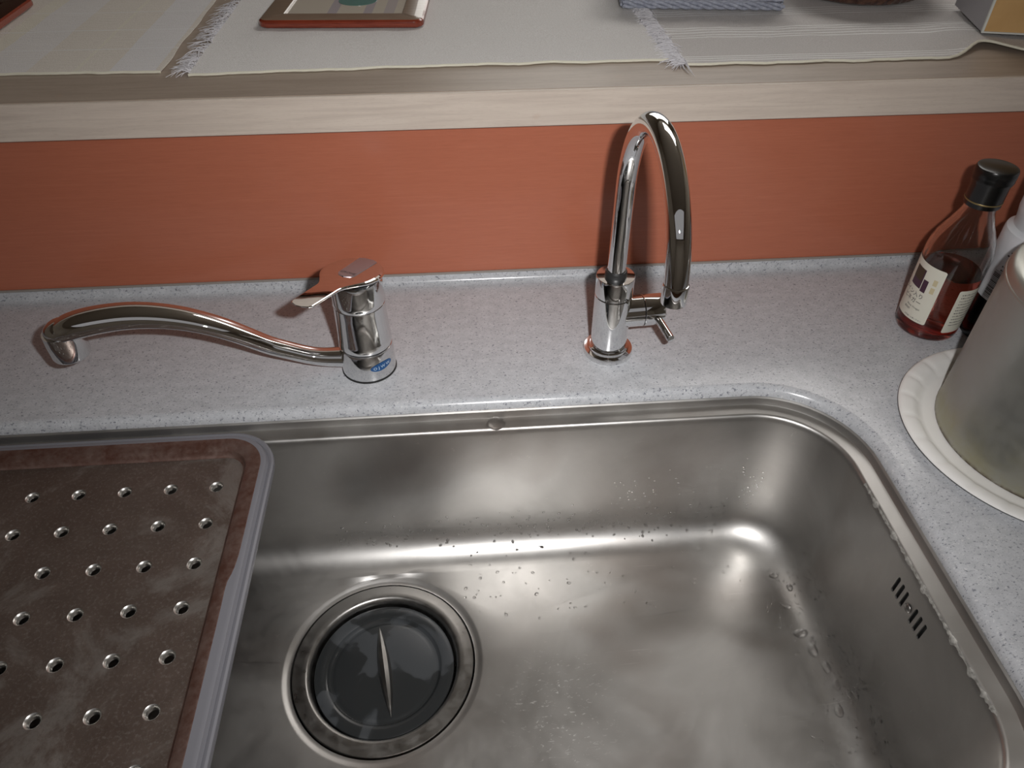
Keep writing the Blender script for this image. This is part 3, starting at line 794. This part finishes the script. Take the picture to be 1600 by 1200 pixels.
obj('wrap_small_print', bm, MINK, wr, smooth=False)['kind'] = 'stuff'
bm = bmesh.new(); a_ = radians(-160)
for k in range(20):
    z = .052 + k*.00115*1.3; cyl_patch(0, 0, .03575, radians(-176), radians(-163), z, z + random.choice((.0004, .0009)), 3, bm, 0, 1)
obj('barcode', bm, MINK, wr, smooth=False)['kind'] = 'stuff'

# ================================================================== paper plate and canister
pp = thing('paper_plate', 'white paper plate with a fluted rim under the steel canister', 'plate', (.5000, .4165, 0))
bm = bmesh.new(); rings = []
pf = [(.0001, .0012), (.060, .0012), (.0945, .0012), (.0975, .0018), (.1010, .0048), (.1035, .0068), (.1070, .0082), (.1120, .0090), (.1155, .0088), (.1172, .0080), (.1178, .0070)]
seg = 240
under = [(.1172, .0066), (.1120, .0080), (.1070, .0072), (.1035, .0058), (.1010, .0038), (.0975, .0006), (.0945, .0002), (.0001, .0002)]
for i, (r, z) in enumerate(pf + under):
    fl = .0010 if (r > .0975 and r < .1165) else 0
    ring = []
    for k in range(seg):
        th = 2*pi*k/seg; ph = (k % 10); dip = -1.0 if ph == 0 else (-.3 if ph in (1, 9) else 0)
        ring.append((r*cos(th), r*sin(th), z + fl*dip))
    rings.append(ring)
loft(bm, rings); bmesh.ops.recalc_face_normals(bm, faces=bm.faces)
bm2 = bm; obj('plate_disc', bm, MPAP, pp, angle=60)
cn = thing('steel_canister', 'dulled steel canister with rust-stained foot standing on the paper plate', 'canister', (.5068, .4160, .0013))
bm = lathe([(.0895, 0), (.0912, .0004), (.0915, .0020), (.0915, .0040), (.0908, .0052), (.0908, .1435)], 96, cap1=False); cs = obj('canister_wall', bm, MPO, cn)
bm = lathe([(.0908, .1433), (.0914, .1437), (.0918, .1450), (.0914, .1463), (.0908, .1468)], 96, cap0=False, cap1=False); obj('bead_ring', bm, MPO, cn)
bm = lathe([(.0908, .1466), (.0905, .1510), (.0895, .1545), (.0872, .1572), (.0835, .1585), (.0770, .1588), (.0745, .1578), (.0730, .1562), (.0400, .1556), (.0001, .1554)], 96, cap0=False); o = obj('top_cover', bm, MPO, cn)

# ================================================================== cloths on the shelf
def cloth(name, label, mat, quad, nx, ny, wrinkle, edgefn=None, hem=True, z0=ZS):
    """quad: front-left, front-right, back-right, back-left (x, y)"""
    t = thing(name, label, 'cloth', (0, 0, z0))
    fl, fr, br, bl = [Vector((*q, 0)) for q in quad]
    bm = bmesh.new(); top = []; bot = []
    for j in range(ny+1):
        v_ = j/ny
        for i in range(nx+1):
            u_ = i/nx; p = (fl.lerp(fr, u_)).lerp(bl.lerp(br, u_), v_)
            if edgefn: p = p + edgefn(u_, v_)
            nz_ = noise.noise(Vector((p.x*16, p.y*34, hash(name) % 1 + 2)))*wrinkle + noise.noise(Vector((p.x*45, p.y*120, 7)))*wrinkle*.8
            z = p.z + .0013 + wrinkle + nz_*min(1, v_*8 + .25)
            top.append(bm.verts.new((p.x, p.y, z))); bot.append((p.x, p.y, z-.0009))
    bv = [bm.verts.new(b) for b in bot]
    W = nx+1
    for j in range(ny):
        for i in range(nx):
            a = j*W+i; bm.faces.new((top[a], top[a+1], top[a+W+1], top[a+W])); bm.faces.new((bv[a+W], bv[a+W+1], bv[a+1], bv[a]))
    bd_ = [i for i in range(W)] + [j*W+nx for j in range(1, ny+1)] + [ny*W+i for i in range(nx-1, -1, -1)] + [j*W for j in range(ny-1, 0, -1)]
    for a, b in zip(bd_, bd_[1:]+bd_[:1]): bm.faces.new((top[b], top[a], bv[a], bv[b]))
    front = [top[i].co.copy() for i in range(W)]; left = [top[j*W].co.copy() for j in range(ny+1)]; right = [top[j*W+nx].co.copy() for j in range(ny+1)]
    obj('fabric', bm, mat, t)
    if hem:
        bm = sweep([p - Vector((0, 0, .0006)) + Vector((0, random.uniform(-.0005, .0005), 0)) for p in front], [(.0017, .0013)]*len(front), 8)
        bmesh.ops.recalc_face_normals(bm, faces=bm.faces); obj('hem', bm, MHEM, t)
    return t, front, left, right
def fringe(parent, line, outdir, n=130, ln=.018, drop=.0):
    bm = bmesh.new()
    for k in range(n):
        t = random.random()*(len(line)-1.001); i = int(t); p = line[i].lerp(line[i+1], t-i) - Vector((0, 0, .0004))
        d = (Vector(outdir) + Vector((random.uniform(-.6, .6), random.uniform(-1.3, 1.3), 0))).normalized()
        q = ln*random.uniform(.45, 1.15); b = random.uniform(-.9, .9)
        side = Vector((-d.y, d.x, 0)); pts = []; hz_ = random.random()
        for s in range(5):
            u = s/4; pts.append(p + d*q*u + side*q*b*u*u + Vector((0, 0, max(-.0002-p.z, .0040*sin(pi*u)*hz_ - u*(p.z-.0008)))))
        sweep(pts, [(.00045, .00035)]*4 + [(.0002, .0002)], 4, bm)
    o = obj('fringe', bm, MFR, parent); o['kind'] = 'stuff'
random.seed(11)
wob = lambda a, b, s: (lambda u, v_: Vector((0, s*noise.noise(Vector((u*b, a, 0)))*(1-v_), 0)))
def e1(u, v_): return Vector((.003*noise.noise(Vector((v_*9, 1, 0)))*u, .0030*noise.noise(Vector((u*11, 4, 0)))*(1-v_) , 0))
cloth('cotton_mat', 'pale checked cotton mat lying at the left end of the shelf', MCL1, ((-.64, .772), (-.2855, .7635), (-.288, 1.32), (-.64, 1.32)), 60, 50, .0006, e1)
t2, f2, l2, r2 = cloth('fringed_mat', 'white gauze mat with frayed ends under the framed coaster tray', MCL2, ((-.2560, .7515), (.2180, .7600), (.2080, 1.32), (-.2540, 1.32)), 90, 60, .0008,
      lambda u, v_: Vector((0, .0035*noise.noise(Vector((u*14, 9, 0)))*(1-v_)+.004*sin(u*pi)*(1-v_), 0)))
fringe(t2, l2, (-1, -.15, 0), 480, .020); fringe(t2, r2, (1, -.3, 0), 520, .022)
def e3(u, v_):
    x = .236 + u*.50
    lift = math.exp(-((x-.556)/.028)**2)
    yb = .034*math.exp(-((x-.556)/.030)**2) + .004*noise.noise(Vector((u*16, 2, 0)))
    return Vector((0, yb*max(0, 1-v_*4), .0045*lift*max(0, 1-v_*5) + .0022*math.exp(-((x-.60)/.03)**2)*max(0, 1-v_*6)))
t3, f3, l3, r3 = cloth('striped_mat', 'off-white gauze mat with fine woven stripes at the right end of the shelf', MCL3, ((.2330, .7440), (.74, .7440), (.74, 1.32), (.2420, 1.32)), 110, 70, .0010, e3)
fringe(t3, l3[:26], (-1, -.1, 0), 640, .022)

# ================================================================== things on the cloths
ZC = ZS + .0030
def tray(name, label, loc, rz, W_, D_, topm, sidem):
    t = thing(name, label, 'tray', loc, rz)
    bm = bmesh.new(); R = .012
    pr2 = [(.0020, 0), (.0004, .0014), (0, .0040), (.0006, .0066), (.0026, .0082)]
    loft(bm, [[(x, y, z) for x, y in rrect(d, W_-d, d, D_-d, R-d, 8)] for d, z in pr2], True, True, False)
    bmesh.ops.recalc_face_normals(bm, faces=bm.faces); obj('frame_side', bm, sidem, t)
    bm = bmesh.new(); fw = .026
    rs = [[(x, y, z) for x, y in rrect(d, W_-d, d, D_-d, max(R-d, .001), 8)] for d, z in ((.0026, .0082), (.0045, .0088), (fw-.001, .0088), (fw, .0080), (fw, .0062))]
    loft(bm, rs); bmesh.ops.recalc_face_normals(bm, faces=bm.faces); obj('frame_top', bm, topm, t)
    return t, fw
tr, fw = tray('framed_tray', 'wooden framed coaster tray with a pale picture, red-brown rounded sides', (-.2140, .8880, ZC), radians(-3.6), .184, .184, MTF, MWR)
mpic = M('tray_picture', rough=.12, Coat_Weight=.6)
cc = mpic.mix(0.0, srgb(214, 204, 190), srgb(214, 204, 190))
cc = stripe(mpic, cc, 0, [(.0775, .011, .7), (.118, .010, .7), (.142, .012, .5)], srgb(176, 168, 182))
mpic.color(cc)
obj('picture', box(bmesh.new(), fw-.001, .184-fw+.001, fw-.001, .184-fw+.001, .0040, .0066), mpic.m, tr, smooth=False)
bm = lathe([(.018, 0), (.018, .0004)], 40); 
o = obj('picture_motif', bm, M('teal_print', srgb(96, 134, 128), .2).m, tr); o.scale = (1.25, 1.2, 1); o.location = (.100, .0850, .0067)
tr2, fw = tray('dark_tray', 'dark brown lacquered tray, its back corner reaching in at the far left', (-.6455, .9020, ZC), radians(-6), .190, .190, MWD, MWR)
obj('tray_panel', box(bmesh.new(), fw-.001, .190-fw+.001, fw-.001, .190-fw+.001, .0040, .0066), M('pale_tray_panel', srgb(190, 186, 180), .2).m, tr2, smooth=False)
tr2.location = (-.6820, .8130, ZC); tr2.rotation_euler = (0, 0, radians(1))

# woven basket
bk = thing('woven_basket', 'low box basket of twisted blue-grey paper cord standing on the white mats', 'basket', (.2035, .9330, ZC+.0005), radians(-7))
BWd, BDp, RH, NR = .186, .120, .0095, 6
def braid(x0, y0, x1, y1, z, flip):
    bm = bmesh.new(); a = Vector((x0, y0, z)); b = Vector((x1, y1, z)); L_ = (b-a).length; d = (b-a).normalized()
    outw = Vector((d.y, -d.x, 0)); nst = int(L_/.0105)
    for st in (0, 1, 2):
        pts = []; rad = []
        for i in range(nst*6+1):
            s = L_*i/(nst*6); ph = 2*pi*s/.040 + st*2*pi/3
            pts.append(a + d*s + outw*(.0020*cos(ph)) + Vector((0, 0, RH*.27*sin(ph)*(1 if flip else -1)))); rad.append((.0015, .0020))
        sweep(pts, rad, 7, bm)
    bmesh.ops.recalc_face_normals(bm, faces=bm.faces)
    return bm
for k in range(NR):
    z = RH*(k+.5)
    for seg_ in ((0, 0, BWd, 0), (BWd, 0, BWd, BDp), (BWd, BDp, 0, BDp), (0, BDp, 0, 0)):
        obj('braided_row', braid(*seg_, z, k % 2), MCRD, bk, angle=70)
obj('basket_floor', box(bmesh.new(), .002, BWd-.002, .002, BDp-.002, .0005, .0035), MCRD, bk, smooth=False)

# round dish
bw = thing('wicker_bowl', 'dark brown lacquered round bowl on the striped mat', 'bowl', (.5130, .9950, ZC+.0002))
bm = bmesh.new(); rings = []
pf = [(.050, 0), (.072, .0004), (.0775, .0030), (.0835, .0110), (.0900, .0240), (.0960, .0400), (.0985, .0520), (.0975, .0530), (.0940, .0500), (.0860, .0240), (.0780, .0080), (.0600, .0040), (.0001, .0040)]
for r, z in pf:
    rings.append([((r + .0006*cos(48*2*pi*k/192)*(1 if .001 < z < .05 and r > .07 else 0))*cos(2*pi*k/192), (r + .0006*cos(48*2*pi*k/192)*(1 if .001 < z < .05 and r > .07 else 0))*sin(2*pi*k/192), z) for k in range(192)])
loft(bm, rings, True, True, True); bmesh.ops.recalc_face_normals(bm, faces=bm.faces)
obj('bowl_shell', bm, MBWL, bw)
obj('rim_band', lathe([(.0965, .0505), (.0992, .0515), (.1000, .0535), (.0990, .0555), (.0965, .0558), (.0950, .0540), (.0955, .0515)], 96, cap0=False, cap1=False), MBWL, bw)

# carton
ct = thing('upright_carton', 'upright carton with a tan front and grey side, on the right end of the shelf', 'box', (.5685, .8010, ZS+.0075), radians(-14))
bm = bmesh.new(); box(bm, .0015, .150, .0015, .108, 0, .200)
for f in bm.faces: f.material_index = 1 if f.normal.y < -.5 else 0
obj('carton_body', bm, (MCTG, MCTT), ct, smooth=False)
bm = bmesh.new(); box(bm, 0, .0022, -.0004, .0022, 0, .2002); box(bm, .0022, .150, -.0004, .0016, 0, .0016)
obj('board_edge', bm, MWE, ct, smooth=False)

# ================================================================== water
from mathutils.bvhtree import BVHTree
tree = BVHTree.FromBMesh(basin_bm)
def drop_bm(bm, p, nrm, r, h, stretch=1.0, rot=0):
    nrm = nrm.normalized(); t = nrm.cross(Vector((0, 0, 1)) if abs(nrm.z) < .95 else Vector((0, 1, 0))).normalized(); b = nrm.cross(t)
    t, b = t*cos(rot)+b*sin(rot), b*cos(rot)-t*sin(rot)
    seg, rings = 12, []
    for i in range(5):
        th = pi/2*i/4; rr_ = r*cos(th) if i < 4 else r*.08
        rings.append([p + nrm*(h*sin(th)) + t*(rr_*cos(2*pi*k/seg)) + b*(rr_*stretch*sin(2*pi*k/seg)) for k in range(seg)])
    loft(bm, rings, True, False, True)
def surf_down(x, y):
    hit = tree.ray_cast(Vector((x, y, -.02)), Vector((0, 0, -1)))
    return hit[0], hit[1] if hit[1] is None or hit[1].z > 0 else -hit[1]
def surf_from(target):
    o_ = Vector((.05, .30, -.05)); hit = tree.ray_cast(o_, (Vector(target)-o_).normalized())
    nn = hit[1]
    if nn is not None and nn.dot(o_-hit[0]) < 0: nn = -nn
    return hit[0], nn
# single large beads along the right-hand foot of the basin
ORD = 'first second third fourth fifth sixth seventh eighth ninth tenth eleventh twelfth'.split()
beads = [(.301, .408, .0042), (.311, .392, .0040), (.302, .372, .0034), (.305, .343, .0062), (.312, .333, .0036), (.309, .325, .0062), (.314, .306, .0050), (.316, .289, .0046), (.3215, .277, .0036), (.325, .274, .0030), (.310, .268, .0056), (.327, .250, .0032)]
for i, (x, y, r) in enumerate(beads):
    p, nn = surf_down(x, y); bm = bmesh.new(); drop_bm(bm, Vector((0, 0, 0)), nn, r*.75, r*.40, 1.6, radians(90))
    bmesh.ops.recalc_face_normals(bm, faces=bm.faces)
    o = obj('water_bead', bm, MWATER, loc=p); tag(o, ('broad ' if r > .0055 else 'small ' if r < .0037 else '') + 'water bead along the right basin foot, ' + ORD[i] + ' from the back corner', 'water', 'large water beads along the right foot of the basin')
# big drop on the back ledge
bm = bmesh.new(); drop_bm(bm, Vector((0, 0, 0)), Vector((0, -.3, 1)), .0090, .0070, .80, 0)
bmesh.ops.recalc_face_normals(bm, faces=bm.faces)
o = obj('water_drop', bm, MWATER, loc=(.0232, .4880, -.0185)); tag(o, 'big clear water drop on the back ledge of the sink', 'water')
# spray of tiny droplets
bm = bmesh.new(); random.seed(21)
def add(pn, r):
    p, nn = pn
    if p is not None: drop_bm(bm, p, nn, r, r*.5, random.uniform(.9, 1.5), random.random()*pi)
for _ in range(230):
    add(surf_from((random.uniform(-.15, .28), .476, random.gauss(-.160, .012))), random.uniform(.0005, .0016))
for _ in range(170):
    add(surf_from((random.uniform(.14, .30), .476, random.gauss(-.120, .018))), random.uniform(.0004, .0011))
for _ in range(260):
    add(surf_from((.335, random.uniform(.20, .42), random.gauss(-.165, .010))), random.uniform(.0004, .0014))
for _ in range(160):
    add(surf_down(random.gauss(.300, .012), random.uniform(.22, .42)), random.uniform(.0004, .0012))
for _ in range(90):
    add(surf_down(random.uniform(-.02, .28), random.uniform(.38, .46)), random.uniform(.0005, .0017))
bmesh.ops.recalc_face_normals(bm, faces=bm.faces)
o = obj('water_spray', bm, MWATER); tag(o, 'fine water droplets scattered over the basin walls and floor', 'water', None, 'stuff')
basin_bm.free()
